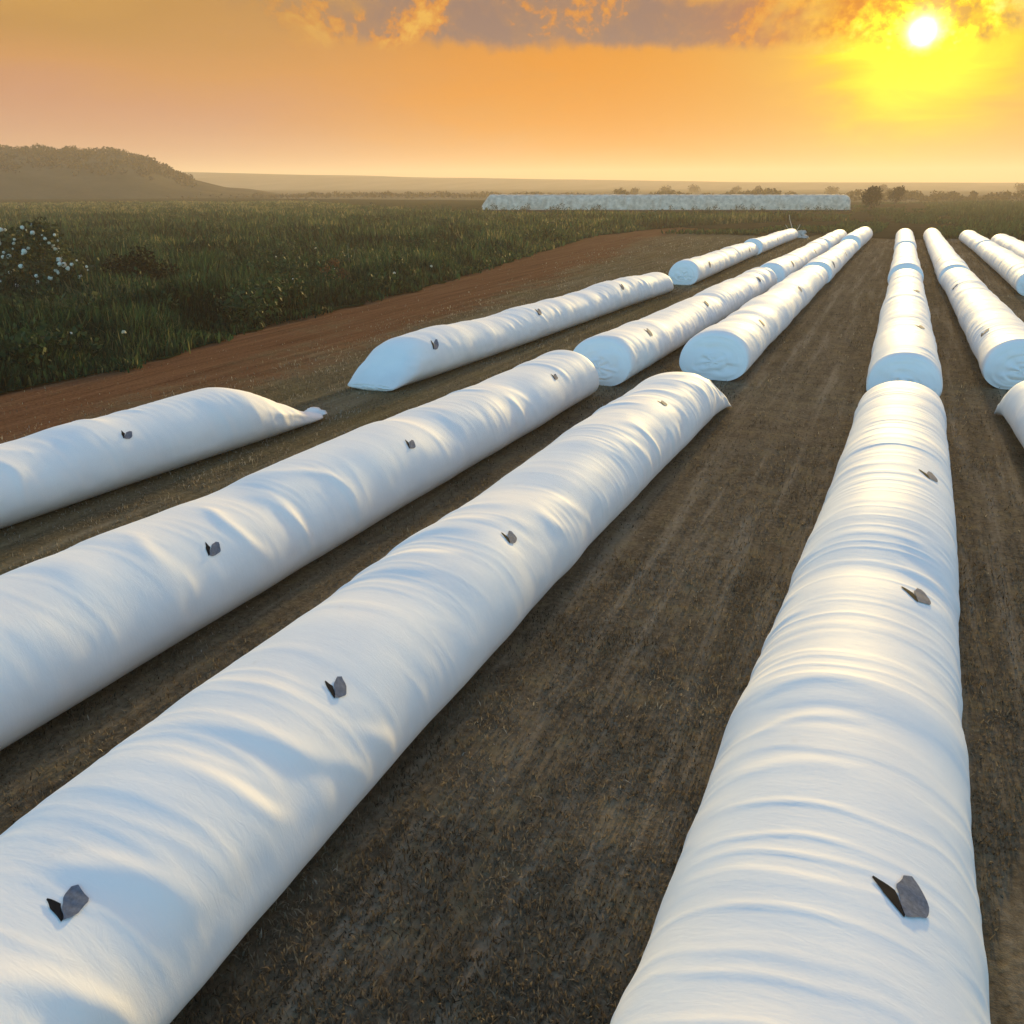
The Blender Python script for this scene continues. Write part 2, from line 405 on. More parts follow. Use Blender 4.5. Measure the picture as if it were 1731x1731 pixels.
BAGS = [
 # row nearest the track
 dict(path=[(-1, -21.2, 2.8, 1.85), (8, -20.8, 2.8, 1.85), (13.4, -20.45, 2.8, 1.85), (18.4, -20.0, 2.7, 1.8), (22, -19.7, 2.7, 1.8), (26, -19.0, 2.2, 1.6)],
      seed=3, near=FACE, far=tail(4.2), vents=[(17.6, 0.76, 0.32, 0.6, 1.1)], res=0.07,
      label='white grain bag cut by the left edge, its far end tapering to a tail', fold=0.9),
 dict(path=[(31, -19.6, 3.0, 1.8), (34, -19.3, 2.8, 1.8), (43, -18.75, 2.7, 1.75), (60, -18.0, 2.6, 1.75), (71.5, -17.3, 2.4, 1.6)],
      seed=8, near=('snout', 2.7, 0.1, 0.12), far=tail(2.6), vents=[(34.1, 0.72, 0.42, 0.6, 1.8), (45.2, 0.88, 0.42, 0.6, 1.8), (58.7, 0.8, 0.42, 0.6, 1.8)], res=0.1,
      label='white grain bag beside the red dirt track, blunt sloping near end and short tail', fold=0.6, fine=1.2),
 dict(path=[(76.6, -17.0, 2.7, 1.9), (95, -17.1, 2.5, 1.75), (111, -17.1, 2.3, 1.55)],
      seed=14, near=FACE, far=ROUND, vents=[(81.6, 0.55, 0.48, 0.6, 2.2), (104.5, 0.5, 0.48, 0.6, 2.2)], res=0.18, nth=48,
      label='cream grain bag with blue shaded round end, third along the row by the track', fold=0.6),
 dict(path=[(112.6, -17.0, 2.5, 1.8), (130, -16.9, 2.3, 1.6), (147, -16.6, 2.3, 1.6)],
      seed=17, near=FACE, far=ROUND, vents=[(126.3, 0.5, 0.48, 0.6, 2.2)], res=0.2, nth=40,
      label='last small grain bag of the track-side row, ending by the torn plastic scrap', fold=0.6),
 # second row
 dict(path=[(-3, -12.5, 2.9, 1.95), (7, -12.38, 2.9, 1.95), (14, -12.25, 2.85, 1.95), (24, -12.0, 2.75, 1.9), (33.3, -11.75, 2.75, 1.95)],
      seed=21, near=FACE, far=('round', 0.9, 0.35, 0.2), vents=[(11.9, 0.7, 0.32, 0.6, 1.1), (19.3, 0.78, 0.32, 0.6, 1.1), (29.3, 0.82, 0.32, 0.6, 1.1)], res=0.06, nth=80,
      label='bluish white grain bag with rounded far end, second foreground bag from the left', fold=1.1, fine=0.7, slant=0.35),
 dict(path=[(36.3, -11.35, 2.9, 1.85), (51, -10.9, 2.7, 1.8), (75, -10.35, 2.5, 1.75)],
      seed=26, near=('face', 0.5, 0.7, 0.2), far=ROUND, vents=[(40.1, 0.94, 0.42, 0.6, 1.8), (51.7, 0.96, 0.42, 0.6, 1.8), (68.1, 0.8, 0.42, 0.6, 1.8)], res=0.1, nth=64,
      label='pleated white grain bag with blue end, right behind the round-ended foreground bag', fold=0.5, fine=1.8),
 dict(path=[(78.5, -10.2, 2.6, 1.8), (100, -10.0, 2.4, 1.65), (118, -9.85, 2.3, 1.6)],
      seed=29, near=FACE, far=ROUND, vents=[(84.2, 0.66, 0.48, 0.6, 2.2), (103.2, 0.66, 0.48, 0.6, 2.2)], res=0.18, nth=48,
      label='small white grain bag with grey-blue end cap, third bag along the second row', fold=0.6),
 dict(path=[(119.3, -9.8, 2.4, 1.65), (146, -9.5, 2.3, 1.65)],
      seed=31, near=FACE, far=ROUND, vents=[(127, 1.2, 0.48, 0.6, 2.2)], res=0.2, nth=40,
      label='farthest white grain bag of the second row from the track', fold=0.6),
 # third row
 dict(path=[(1, -6.85, 2.9, 1.95), (5, -6.9, 2.9, 1.95), (10, -7.0, 2.85, 1.95), (16, -6.95, 2.8, 1.9), (26, -6.8, 2.75, 1.9), (33.6, -6.65, 2.75, 1.85)],
      seed=34, near=FACE, far=wedge(3.4), vents=[(4.3, 1.18, 0.34, 0.7, 0.9), (8.5, 1.0, 0.32, 0.6, 1.1), (14.2, 0.96, 0.32, 0.6, 1.1), (25.9, 1.1, 0.32, 0.6, 1.1)], res=0.05, nth=90,
      label='large creased white grain bag with four vent flaps and a flattened far end', fold=1.15, fine=0.8, slant=0.4),
 dict(path=[(39.3, -7.1, 3.0, 1.95), (55, -7.0, 2.8, 1.85), (80, -6.9, 2.5, 1.7)],
      seed=41, near=('face', 0.5, 0.75, 0.1), far=ROUND, vents=[(45.5, 0.86, 0.42, 0.6, 1.8), (61.8, 0.86, 0.42, 0.6, 1.8)], res=0.1, nth=64,
      label='white grain bag with broad leaning blue end, behind the large creased foreground bag', fold=0.4, fine=0.8),
 dict(path=[(81.3, -6.8, 2.6, 1.9), (121, -6.6, 2.3, 1.6)],
      seed=44, near=FACE, far=ROUND, vents=[(84.3, 0.6, 0.48, 0.6, 2.2), (99.9, 0.6, 0.48, 0.6, 2.2)], res=0.18, nth=48,
      label='small white grain bag with grey ribbed end, third bag along the third row', fold=0.6),
 dict(path=[(122.5, -6.6, 2.6, 2.0), (151, -6.3, 2.5, 1.9)],
      seed=46, near=FACE, far=ROUND, res=0.2, nth=40,
      label='stubby far grain bag at the third row end, beside the dark field', fold=0.6),
 # fourth row
 dict(path=[(2, 0.1, 3.3, 1.95), (6, 0.1, 3.2, 1.95), (11, 0.12, 3.0, 1.95), (20, 0.4, 2.8, 1.95), (27, 0.5, 2.75, 1.95), (33.6, 0.55, 2.75, 1.8)],
      seed=52, near=FACE, far=('round', 1.6, 0.2, 0.05), vents=[(7.3, 1.14, 0.50, 0.12, 0.95), (14.5, 1.1, 0.48, 0.12, 1.05), (21.1, 1.04, 0.46, 0.12, 1.1)], res=0.045, nth=96,
      label='wide cream wrinkled grain bag running straight away from the viewer, nearest on the right', fold=0.45, fine=1.4, slant=0.15),
 dict(path=[(36.9, 0.6, 2.75, 1.95), (55, 0.4, 2.6, 1.85), (79, 0.25, 2.45, 1.75)],
      seed=57, near=('face', 0.5, 0.5, 0.16), far=ROUND, vents=[(45.6, 1.18, 0.42, 0.1, 1.8), (61.2, 1.18, 0.42, 0.1, 1.8)], res=0.09, nth=72,
      label='cream grain bag whose round blue end stands right behind the wide wrinkled bag', fold=0.6, fine=1.0),
 dict(path=[(80.5, 0.2, 2.6, 1.9), (100, 0.0, 2.45, 1.7), (117, -0.2, 2.3, 1.6)],
      seed=61, near=FACE, far=ROUND, res=0.18, nth=48,
      label='short cream grain bag with grey end, third bag in the straight central row', fold=0.6),
 dict(path=[(118.2, -0.2, 2.45, 1.8), (151, -0.65, 2.4, 1.75)],
      seed=63, near=FACE, far=ROUND, res=0.2, nth=40,
      label='farthest whitish grain bag of the straight central row', fold=0.6),
 # fifth row
 dict(path=[(10, 6.4, 2.8, 1.9), (28, 5.5, 2.7, 1.85), (36.3, 5.0, 2.6, 1.8)],
      seed=68, near=FACE, far=wedge(1.6), res=0.09, nth=64,
      label='grain bag of which only the pointed far corner enters at the right edge', fold=0.6),
 dict(path=[(42, 5.05, 2.85, 1.9), (60, 4.6, 2.65, 1.8), (82, 4.05, 2.45, 1.75)],
      seed=71, near=FACE, far=ROUND, vents=[(47.3, 2.4, 0.42, -0.5, 1.8), (69.4, 2.5, 0.42, -0.5, 1.8)], res=0.1, nth=64,
      label='cream grain bag with big blue end face touching the right photo edge', fold=0.5),
 dict(path=[(83.3, 3.95, 2.6, 1.85), (120, 3.5, 2.4, 1.65), (155, 3.05, 2.3, 1.65)],
      seed=74, near=FACE, far=ROUND, vents=[(93.6, 2.55, 0.48, -0.5, 2.2)], res=0.18, nth=48,
      label='long thin far grain bag with grey end, right of the straight central row', fold=0.6),
 # sixth and seventh rows
 dict(path=[(79, 9.3, 2.6, 1.85), (100, 9.0, 2.5, 1.75), (122, 8.6, 2.4, 1.7)],
      seed=79, near=FACE, far=ROUND, res=0.18, nth=48,
      label='yellowish grain bag with blue end by the right edge, second row from the right', fold=0.6),
 dict(path=[(123.3, 8.6, 2.4, 1.7), (151, 7.85, 2.3, 1.6)],
      seed=81, near=FACE, far=ROUND, res=0.2, nth=40,
      label='small far grain bag beyond the yellowish one near the right edge', fold=0.6),
 dict(path=[(104, 12.2, 2.5, 1.8), (140, 11.3, 2.4, 1.7)],
      seed=85, near=FACE, far=ROUND, res=0.2, nth=40,
      label='rightmost white grain bag, cut by the right photo edge near the dark field', fold=0.6),
]
for b in BAGS: build_bag(**b)

# ------------------------------------------------------------------ ground
EDGE = np.array([(-30, -33), (10, -33), (24.4, -33.1), (29.4, -32.2), (45, -34.5), (65, -35.6), (100, -40.5), (142, -46.8), (170, -44), (200, -34), (215, -24), (222, -10), (226, 10), (228, 40)])
def edge_x(y): return np.interp(y, EDGE[:, 0], EDGE[:, 1])

def grid_mesh(xs, ys, zf):
    X, Y = np.meshgrid(xs, ys, indexing='ij')
    V = np.stack([X, Y, zf(X, Y)], -1).reshape(-1, 3)
    n, m = len(xs), len(ys)
    i, j = np.meshgrid(np.arange(n - 1), np.arange(m - 1), indexing='ij')
    a = i * m + j
    F = np.stack([a, a + m, a + m + 1, a + 1], -1).reshape(-1, 4)
    return V, F

V, F = grid_mesh(np.arange(-72, 48.1, 0.8), np.arange(-14, 236.1, 0.8), lambda X, Y: 0.03 * noise2(X / 2.1, Y / 5.0, 90) + 0.02 * noise2(X / 0.9, Y / 1.3, 91) - 0.03)
X, Y = V[:, 0], V[:, 1]
dx = X - edge_x(Y)
red = 0.95 * (1 - sstep(3.5, 12.5, dx + 1.2 * noise2(X / 3, Y / 6, 92))) * (0.85 + 0.3 * noise2(X / 1.2, Y / 9, 93))
red += 0.30 * sstep(60, 110, Y) * (1 - sstep(-18, -14, X)) * (1 - sstep(14, 24, dx))
olive = (1 - sstep(-15, -8, X)) * 0.9 + 0.25 * noise2(X / 2.5, Y / 9, 94)
tag(mesh_obj('field', V, F, SOIL, attr={'red': red, 'olive': olive}), 'dry brown stubble field under the grain bags', 'field', kind='structure')

LAND = land_material('farmland', [(0.3, (0.050, 0.045, 0.022)), (0.45, (0.105, 0.090, 0.050)), (0.55, (0.15, 0.125, 0.080)), (0.7, (0.22, 0.18, 0.12))])
V, F = grid_mesh(np.linspace(-3800, 3800, 39), np.linspace(-3800, 3800, 39), lambda X, Y: 0 * X - 0.35)
tag(mesh_obj('ground', V, F, LAND), 'pale hazy farmland reaching the horizon', 'ground', kind='structure')

MEAD = land_material('meadow_soil', [(0.3, (0.008, 0.012, 0.005)), (0.5, (0.018, 0.026, 0.010)), (0.7, (0.035, 0.045, 0.016))], 0.15, 0.05)
def strip(name, yl, xa, xb, z, mat, label, nx=40):
    V = []
    for y, a, b in zip(yl, xa, xb):
        for k in range(nx): V.append((a + (b - a) * k / (nx - 1), y, z))
    n = len(yl)
    F = [[i * nx + k, i * nx + k + 1, (i + 1) * nx + k + 1, (i + 1) * nx + k] for i in range(n - 1) for k in range(nx - 1)]
    return tag(mesh_obj(name, np.array(V), F, mat), label, name.replace('_', ' '), kind='structure')
yl = np.arange(-14, 224, 1.0)
xe = edge_x(yl) + 0.5 * noise2(yl / 2.1, 0 * yl, 95) + 0.3 * noise2(yl / 0.8, 0 * yl, 96)
strip('meadow', list(yl) + [430], list(0 * yl - 700) + [-700], list(xe) + [-120], 0.045, MEAD, 'dark green weedy meadow left of the field')
PLOUGH = land_material('ploughed_soil', [(0.3, (0.014, 0.012, 0.007)), (0.5, (0.030, 0.026, 0.015)), (0.7, (0.055, 0.047, 0.028))], 0.05, 0.3)
V = np.array([*[(float(x_), 156 + 26 * float(sstep(-20, -44, x_)) + 5 * float(noise2(x_ / 4.1, 0, 150)) + 2.5 * float(noise2(x_ / 1.2, 0, 151)), .05) for x_ in np.arange(-44, 72, 0.7)], (260, 158, .05), (260, 450, .05), (-40, 450, .05), (-118, 262, .05), (-118, 232, .05), (-60, 214, .05)])
tag(mesh_obj('ploughed_field', V, [list(range(len(V)))], PLOUGH, smooth=False), 'dark ploughed field beyond the bags', 'field', kind='structure')

# ------------------------------------------------------------------ blades
def blades(name, pts, h, w, mat, label, cat, lean=0.35, seed=1, tint=None, kind='stuff'):
    r = np.random.default_rng(seed); n = len(pts)
    a = r.uniform(0, 2 * math.pi, n); d = np.stack([np.cos(a), np.sin(a)], -1)
    b = r.uniform(0, 2 * math.pi, n); e = np.stack([np.cos(b), np.sin(b)], -1)
    ln = np.abs(r.normal(0, lean, n))[:, None] * h[:, None]
    p = pts
    V = np.zeros((n, 5, 3))
    V[:, 0, :2] = p[:, :2] - d * w[:, None] * 0.4; V[:, 0, 2] = p[:, 2]
    V[:, 1, :2] = p[:, :2] + d * w[:, None] * 0.4; V[:, 1, 2] = p[:, 2]
    mid = p[:, :2] + e * ln * 0.35
    V[:, 2, :2] = mid + d * w[:, None] * 0.5; V[:, 2, 2] = p[:, 2] + h * 0.55
    V[:, 3, :2] = mid - d * w[:, None] * 0.5; V[:, 3, 2] = p[:, 2] + h * 0.55
    V[:, 4, :2] = p[:, :2] + e * ln; V[:, 4, 2] = p[:, 2] + h * np.sqrt(np.maximum(0.05, 1 - (ln[:, 0] / h) ** 2 * 0.6))
    i = np.arange(n)[:, None] * 5
    F = np.concatenate([i + np.array([[0, 1, 2]]), i + np.array([[0, 2, 3]]), i + np.array([[3, 2, 4]])])
    t = r.uniform(0, 1, n) if tint is None else tint
    return tag(mesh_obj(name, V.reshape(-1, 3), F, mat, smooth=False, attr={'tint': np.repeat(t, 5)}), label, cat, kind=kind)

STRAW = leafmat('stubble_straw', [(0.0, (0.055, 0.043, 0.029)), (0.4, (0.14, 0.11, 0.074)), (0.75, (0.22, 0.178, 0.12)), (0.96, (0.29, 0.245, 0.175)), (1.0, (0.36, 0.32, 0.25))], 0.85, 0.28)
n = 460000
u = rng.uniform(0, 1, n)
dist = 3.0 * (150 / 3.0) ** (u ** 0.85)
az = R(-58) + rng.uniform(0, 1, n) * R(70)
px, py = dist * np.sin(az), dist * np.cos(az)
dens = noise2(px / 1.3, py / 2.2, 97) * 0.5 + noise2(px / 0.5, py / 0.8, 98) * 0.4
keep = (px > edge_x(py) - 0.4) & (px < 16) & (py > -8) & (dens + rng.uniform(-0.6, 1.0, n) > 0)
redk = sstep(3, 12, px - edge_x(py))
keep &= rng.uniform(0, 1, n) < 0.04 + 0.66 * redk
px, py, dist, dens = px[keep], py[keep], dist[keep], dens[keep]
n = len(px)
sc = np.maximum(1, dist / 17)
tint = np.clip(0.42 + 0.3 * noise2(px / 0.7, py / 1.6, 99) + rng.normal(0, 0.2, n) + 0.25 * (1 - sstep(-16, -8, px)), 0, 1)
blades('stubble', np.stack([px, py, 0 * px - 0.05], -1), rng.uniform(0.04, 0.13, n) * sc ** 0.3, rng.uniform(0.010, 0.024, n) * sc ** 0.6, STRAW,
       'short dry brown stubble covering the field', 'stubble', lean=0.8, seed=5, tint=tint)

GRASS = leafmat('meadow_blades', [(0.0, (0.004, 0.010, 0.006)), (0.3, (0.012, 0.036, 0.018)), (0.6, (0.029, 0.068, 0.032)), (0.85, (0.080, 0.098, 0.036)), (1.0, (0.18, 0.155, 0.07))], 0.6, 0.4)
n = 420000
u = rng.uniform(0, 1, n)
dist = 38.0 * (430 / 38.0) ** (u ** 1.1)
az = R(-60) + rng.uniform(0, 1, n) * R(64)
px, py = dist * np.sin(az), dist * np.cos(az)
e = edge_x(py) + 0.6 * noise2(py / 1.9, 0 * py, 95)
keep = (px < e + rng.normal(0, 0.25, n)) & (py > 0) & (px < 20 - 0.0 * py)
keep &= ~((py > 222) & (px > -118 - (py - 222)))
px, py, dist = px[keep], py[keep], dist[keep]; n = len(px)
cl = noise2(px / 5, py / 5, 101) * 0.6 + noise2(px / 1.9, py / 1.9, 102) * 0.4
edge_soft = sstep(0.0, 4.0, edge_x(py) - px)
hh = (0.55 + 0.95 * edge_soft) * (1.0 + 0.85 * cl) * rng.uniform(0.55, 1.25, n) * (1 - 0.45 * sstep(150, 380, dist))
sc = np.maximum(1, dist / 45)
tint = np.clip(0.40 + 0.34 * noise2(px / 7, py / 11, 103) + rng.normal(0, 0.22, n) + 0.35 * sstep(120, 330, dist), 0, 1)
blades('meadow_grass', np.stack([px, py, 0 * px + 0.04], -1), hh, rng.uniform(0.05, 0.125, n) * sc, GRASS,
       'tall dark green grass and weeds filling the meadow', 'grass', lean=0.42, seed=6, tint=tint)

# taller leafy weeds standing in clumps among the grass
r = np.random.default_rng(61)
cx = []
while len(cx) < 1000:
    d_ = 40 * (300 / 40) ** r.uniform(); a_ = R(-58) + r.uniform() * R(62)
    x_, y_ = d_ * math.sin(a_), d_ * math.cos(a_)
    if y_ > 0 and x_ < edge_x(y_) - 1.0 and float(noise2(x_ / 9, y_ / 9, 62)) > -0.35:
        cx.append((x_, y_, r.uniform(0.5, 1.5), r.uniform(0.5, 1.3)))
cx = np.array(cx)
# weedy rough vegetation on the dark field at the far right
n = 60000
dist = 158 + 297 * rng.uniform(0, 1, n) ** 1.4
az = R(-14) + rng.uniform(0, 1, n) ** 0.7 * R(24)
px, py = dist * np.sin(az), dist * np.cos(az)
k = (noise2(px / 9, py / 25, 105) + 0.9 * sstep(-10, 25, px) - 0.2 > 0) & (py < 448)
px, py, dist = px[k], py[k], dist[k]; n = len(px)
blades('far_weeds', np.stack([px, py, 0 * px + 0.04], -1), rng.uniform(0.4, 1.6, n) * (0.5 + 0.8 * sstep(0, 30, px)), rng.uniform(0.15, 0.4, n), GRASS,
       'rough dark weeds on the far right field', 'weeds', lean=0.3, seed=8, tint=np.clip(rng.normal(0.35, 0.2, n), 0, 1))

# ------------------------------------------------------------------ plants
def leaf_cloud(centres, radii, n, size, seed, squash=1.0):
    r = np.random.default_rng(seed)
    c = np.asarray(centres, float); rad = np.asarray(radii, float)
    w = rad ** 2; idx = r.choice(len(c), n, p=w / w.sum())
    d = r.normal(size=(n, 3)); d /= np.linalg.norm(d, axis=1)[:, None]
    q = r.uniform(0.0, 1, n) ** 0.45
    P = c[idx] + d * (rad[idx] * q)[:, None] * np.array([1, 1, squash])
    P[:, 2] = np.maximum(P[:, 2], 0.05)
    a = r.normal(size=(n, 3)); a /= np.linalg.norm(a, axis=1)[:, None]
    b = np.cross(a, r.normal(size=(n, 3))); b /= np.linalg.norm(b, axis=1)[:, None]
    s = size * r.uniform(0.5, 1.3, n)[:, None]
    V = np.stack([P - a * s * .5, P + b * s * .3, P + a * s * .5, P - b * s * .3], 1).reshape(-1, 3)
    F = np.arange(n * 4).reshape(n, 4)
    t = np.repeat(np.clip(0.45 + 0.2 * (r.uniform(size=len(c))[idx] - .5) * 2 + r.normal(0, .15, n), 0, 1), 4)
    return V, F, t

def stems(base, tips, r0, r1, nseg=5):
    V, F = [], []
    for t in tips:
        b, t = np.array(base, float), np.array(t, float)
        o = len(V)
        for i in range(nseg + 1):
            k = i / nseg
            p = b + (t - b) * k; p[:2] += 0.08 * np.linalg.norm(t - b) * math.sin(k * 5 + o) * np.array([.6, .4]) * k * (1 - k) * 2
            rr = r0 + (r1 - r0) * k
            for j in range(6):
                a = j * math.pi / 3
                V.append(p + rr * np.array([math.cos(a), math.sin(a), 0]))
        for i in range(nseg):
            for j in range(6):
                F.append([o + i * 6 + j, o + i * 6 + (j + 1) % 6, o + (i + 1) * 6 + (j + 1) % 6, o + (i + 1) * 6 + j])
    return np.array(V), F

BUSH = leafmat('bush_leaves', [(0.0, (0.008, 0.012, 0.005)), (0.4, (0.022, 0.032, 0.012)), (0.8, (0.050, 0.060, 0.022)), (1.0, (0.09, 0.09, 0.04))], 0.55, 0.2)
WHITEB = leafmat('blossom_bush_leaves', [(0.0, (0.012, 0.017, 0.008)), (0.4, (0.034, 0.046, 0.020)), (0.8, (0.080, 0.090, 0.042)), (1.0, (0.15, 0.15, 0.085))], 0.55, 0.25)
DARKB = leafmat('dark_leaves', [(0.0, (0.006, 0.007, 0.004)), (0.5, (0.014, 0.017, 0.008)), (1.0, (0.030, 0.030, 0.014))], 0.7, 0.1)
HAZET = leafmat('far_leaves', [(0.0, (0.020, 0.018, 0.008)), (0.5, (0.045, 0.038, 0.016)), (1.0, (0.09, 0.07, 0.03))], 0.8, 0.3)
WEED = leafmat('weed_leaves', [(0.0, (0.008, 0.018, 0.009)), (0.45, (0.021, 0.046, 0.021)), (0.8, (0.045, 0.076, 0.032)), (1.0, (0.11, 0.11, 0.045))], 0.6, 0.25)
PETAL = simple('white_petals', (0.62, 0.61, 0.52), 0.6, 0.12, 5)
CREAM = simple('cream_petals', (0.62, 0.55, 0.36), 0.6, 0.2, 5)
RUST = leafmat('rusty_leaves', [(0.0, (0.05, 0.025, 0.012)), (0.5, (0.13, 0.065, 0.03)), (1.0, (0.22, 0.13, 0.06))], 0.8, 0.2)

def plant(name, loc, blobs, nleaf, lsize, mat, label, cat, seed, group=None, trunk_r=0.12, leaf='crown', wood='trunk', squash=0.9):
    root = empty(name, loc, label, cat, group)
    c = [b[:3] for b in blobs]; r = [b[3] for b in blobs]
    V, F, t = leaf_cloud(c, r, nleaf, lsize, seed, squash)
    mesh_obj(leaf, V, F, mat, root, smooth=False, attr={'tint': t})
    tips = [(b[0], b[1], b[2] + b[3] * 0.3) for b in blobs]
    V, F = stems((0, 0, -0.3), tips, trunk_r, trunk_r * 0.25)
    mesh_obj(wood, V, F, BARK, root)
    return root

def flower_mesh(r, seed):
    rr = np.random.default_rng(seed); V = []; F = []
    for k in range(9):
        d = rr.normal(size=3); d[2] = abs(d[2]) * 0.6; d /= np.linalg.norm(d)
        p = d * r * 0.5; a = np.cross(d, rr.normal(size=3)); a /= np.linalg.norm(a); b = np.cross(d, a)
        o = len(V)
        for j in range(6):
            an = j * math.pi / 3
            V.append(p + (a * math.cos(an) + b * math.sin(an)) * r * 0.55 + d * 0.12 * r * (j % 2))
        V.append(p + d * 0.22 * r)
        for j in range(6): F.append([o + j, o + (j + 1) % 6, o + 6])
    return np.array(V), F

# flowering bush at the left
random.seed(21)
fx, fy = -57.0, 46.5
bl = [(0, 0, 2.2, 2.2), (-2.4, .5, 2.6, 2.0), (1.8, .4, 2.6, 1.9), (0.4, 0.5, 4.2, 1.5), (-1.5, 0.3, 3.9, 1.4), (2.9, 1.0, 2.0, 1.4), (1.5, 0.6, 4.6, 0.9), (-3.5, -0.6, 1.6, 1.6), (0.2, 1.0, 5.3, 0.6)]
fb = plant('flowering_bush', (fx, fy, 0), bl, 3600, 0.36, WHITEB, 'big dark bush covered in white blossom clusters at the left edge of the meadow', 'bush', 31, trunk_r=0.1, leaf='foliage', wood='stems')
proto = None
to_cam = Vector((-fx, -fy, 5)).normalized()
for k in range(84):
    b = bl[random.choices(range(len(bl)), [q[3] ** 2 for q in bl])[0]]
    d = Vector((random.gauss(0, 1), random.gauss(0, 1), random.gauss(0.2, 1))).normalized()
    if d.dot(to_cam) < -0.1: d = -d
    p = (b[0] + d.x * b[3], b[1] + d.y * b[3], max(0.8, b[2] + d.z * b[3] * .9))
    if proto is None:
        V, F = flower_mesh(0.22, 3)
        fo = proto = mesh_obj('blossom', V, F, PETAL, fb)
    else:
        fo = proto.copy(); COL.objects.link(fo); fo.parent = fb
    fo.location = p; s = random.uniform(0.35, 1.15); fo.scale = (s, s, s * random.uniform(.7, 1.3)); fo.rotation_euler = (random.uniform(0, 3), random.uniform(0, 3), random.uniform(0, 3))

plant('bush', (-52.6, 51.5, 0), [(0, 0, 1.4, 1.9), (1.8, 0.7, 1.5, 1.5), (-1.6, .3, 1.6, 1.6), (0.5, 0.3, 2.7, 1.1), (3.1, 1.4, 1.0, 1.0)], 2600, 0.32, DARKB,
      'almost black bush beside the white flowering bush in the meadow', 'bush', 33, trunk_r=0.08, leaf='foliage', wood='stems')
V, F, tt = leaf_cloud(cx[:, :3], cx[:, 3], 60000, 0.36, 63, 1.15)
tag(mesh_obj('meadow_weeds', V, F, WEED, smooth=False, attr={'tint': tt}), 'clumps of leafy weeds standing in the meadow grass', 'weeds', kind='stuff')
# rusty weed clump with pale flowers at the meadow edge
rc = plant('weed_clump', (-41.2, 60.5, 0), [(0, 0, .9, .8), (0.6, .3, 1.3, .6), (-.6, 0, 1.5, .6), (0.1, .1, 2.1, .5)], 620, 0.22, RUST,
      'rust brown weed clump with a few cream flowers in the green meadow', 'weed', 36, trunk_r=0.025, leaf='foliage', wood='stems')
V, F = flower_mesh(0.15, 5); fp = mesh_obj('flower_head', V, F, CREAM, rc); fp.location = (0.5, -0.7, 1.0)
for p in [(0.95, -.5, .75), (0.1, -.8, 0.85), (1.25, -.3, .9), (-.4, -.8, 1.3), (1.3, -.4, .5)]:
    c = fp.copy(); COL.objects.link(c); c.parent = rc; c.location = p; s = random.uniform(.7, 1.2); c.scale = (s, s, s); c.rotation_euler = (random.uniform(0, 3), 0, random.uniform(0, 3))

# dead stalk standing in the grass
V, F = stems((0, 0, 0), [(0.15, 0, 3.0), (0.8, 0.1, 2.5), (-.45, .1, 2.2)], 0.045, 0.015, 6)
tag(mesh_obj('dead_stalk', V, F, simple('pale_stalk', (0.20, 0.18, 0.11), 0.8), loc=(-46.3, 70.5, 0)), 'tall pale dead stalk forking above the meadow grass', 'stalk')

# scattered wild flowers
V, F = flower_mesh(0.16, 9)
Vs, Fs = stems((0, 0, -2.0), [(0.0, 0, 0)], 0.012, 0.01, 2)
def wf_mesh(mat):
    me = bpy.data.meshes.new('wild_flower')
    VV = np.concatenate([V, Vs]); FF = F + [[i + len(V) for i in f] for f in Fs]
    me.from_pydata([tuple(map(float, v)) for v in VV], [], FF)
    me.materials.append(mat); me.materials.append(BUSH)
    for i, p in enumerate(me.polygons): p.material_index = 0 if i < len(F) else 1
    return me
wm = [wf_mesh(PETAL), wf_mesh(CREAM)]
spots = [(-34.4, 32.5), (-36.2, 31.0), (-37.5, 38), (-39.4, 52.5), (-43.2, 58.0), (-37.4, 63.5), (-38.6, 72), (-44.8, 66), (-48.5, 73), (-50.5, 84), (-46.0, 92), (-53, 95), (-57, 90), (-60, 105),
         (-62, 70), (-64, 62), (-60, 58), (-57, 64), (-62, 88), (-41, 44.5), (-56.5, 73.5), (-66, 76)]
for i, (x, y) in enumerate(spots):
    k = 0 if i % 3 else 1
    o = bpy.data.objects.new('wild_flower', wm[k]); COL.objects.link(o)
    s = random.uniform(.45, .95) * (1 + y / 300)
    o.location = (x, y, random.uniform(1.0, 1.4)); o.scale = (s, s, s); o.rotation_euler = (random.uniform(-.3, .3), random.uniform(-.3, .3), random.uniform(0, 6))
    tag(o, ['small white wild flower head standing above the dark meadow grass', 'small cream wild flower head standing above the dark meadow grass'][k], 'flower', ['white wild flowers in the meadow', 'cream wild flowers in the meadow'][k])

# torn film scrap with a dry stalk at the end of the track-side row
root = empty('torn_plastic', (-16.2, 151.5, 0), 'grey white scrap of torn plastic with a raised point, behind the track-side bag row', 'plastic scrap')
r = np.random.default_rng(4); g = 14
Vv = []
for i in range(g):
    for j in range(g):
        u, v = i / (g - 1) - .5, j / (g - 1) - .5
        Vv.append((u * 3.4 + .2 * r.normal(), v * 2.4, max(0.03, 1.3 * (1 - 3.0 * (u * u + v * v)) * (0.6 + 0.5 * math.sin(u * 11) * math.cos(v * 9)) + .12 * r.normal())))
FF = [[i * g + j, (i + 1) * g + j, (i + 1) * g + j + 1, i * g + j + 1] for i in range(g - 1) for j in range(g - 1)]
mesh_obj('sheet', np.array(Vv), FF, simple('dusty_film', (0.42, 0.40, 0.36), .6, .35, 2), root)
V_, F_ = stems((-.5, 0, 0), [(-1.5, .2, 3.4), (-1.9, .1, 1.9), (.3, 0, 2.0)], 0.10, 0.05)
mesh_obj('twisted_strip', V_, F_, simple('dusty_strip', (0.40, 0.36, 0.30), .7), root)

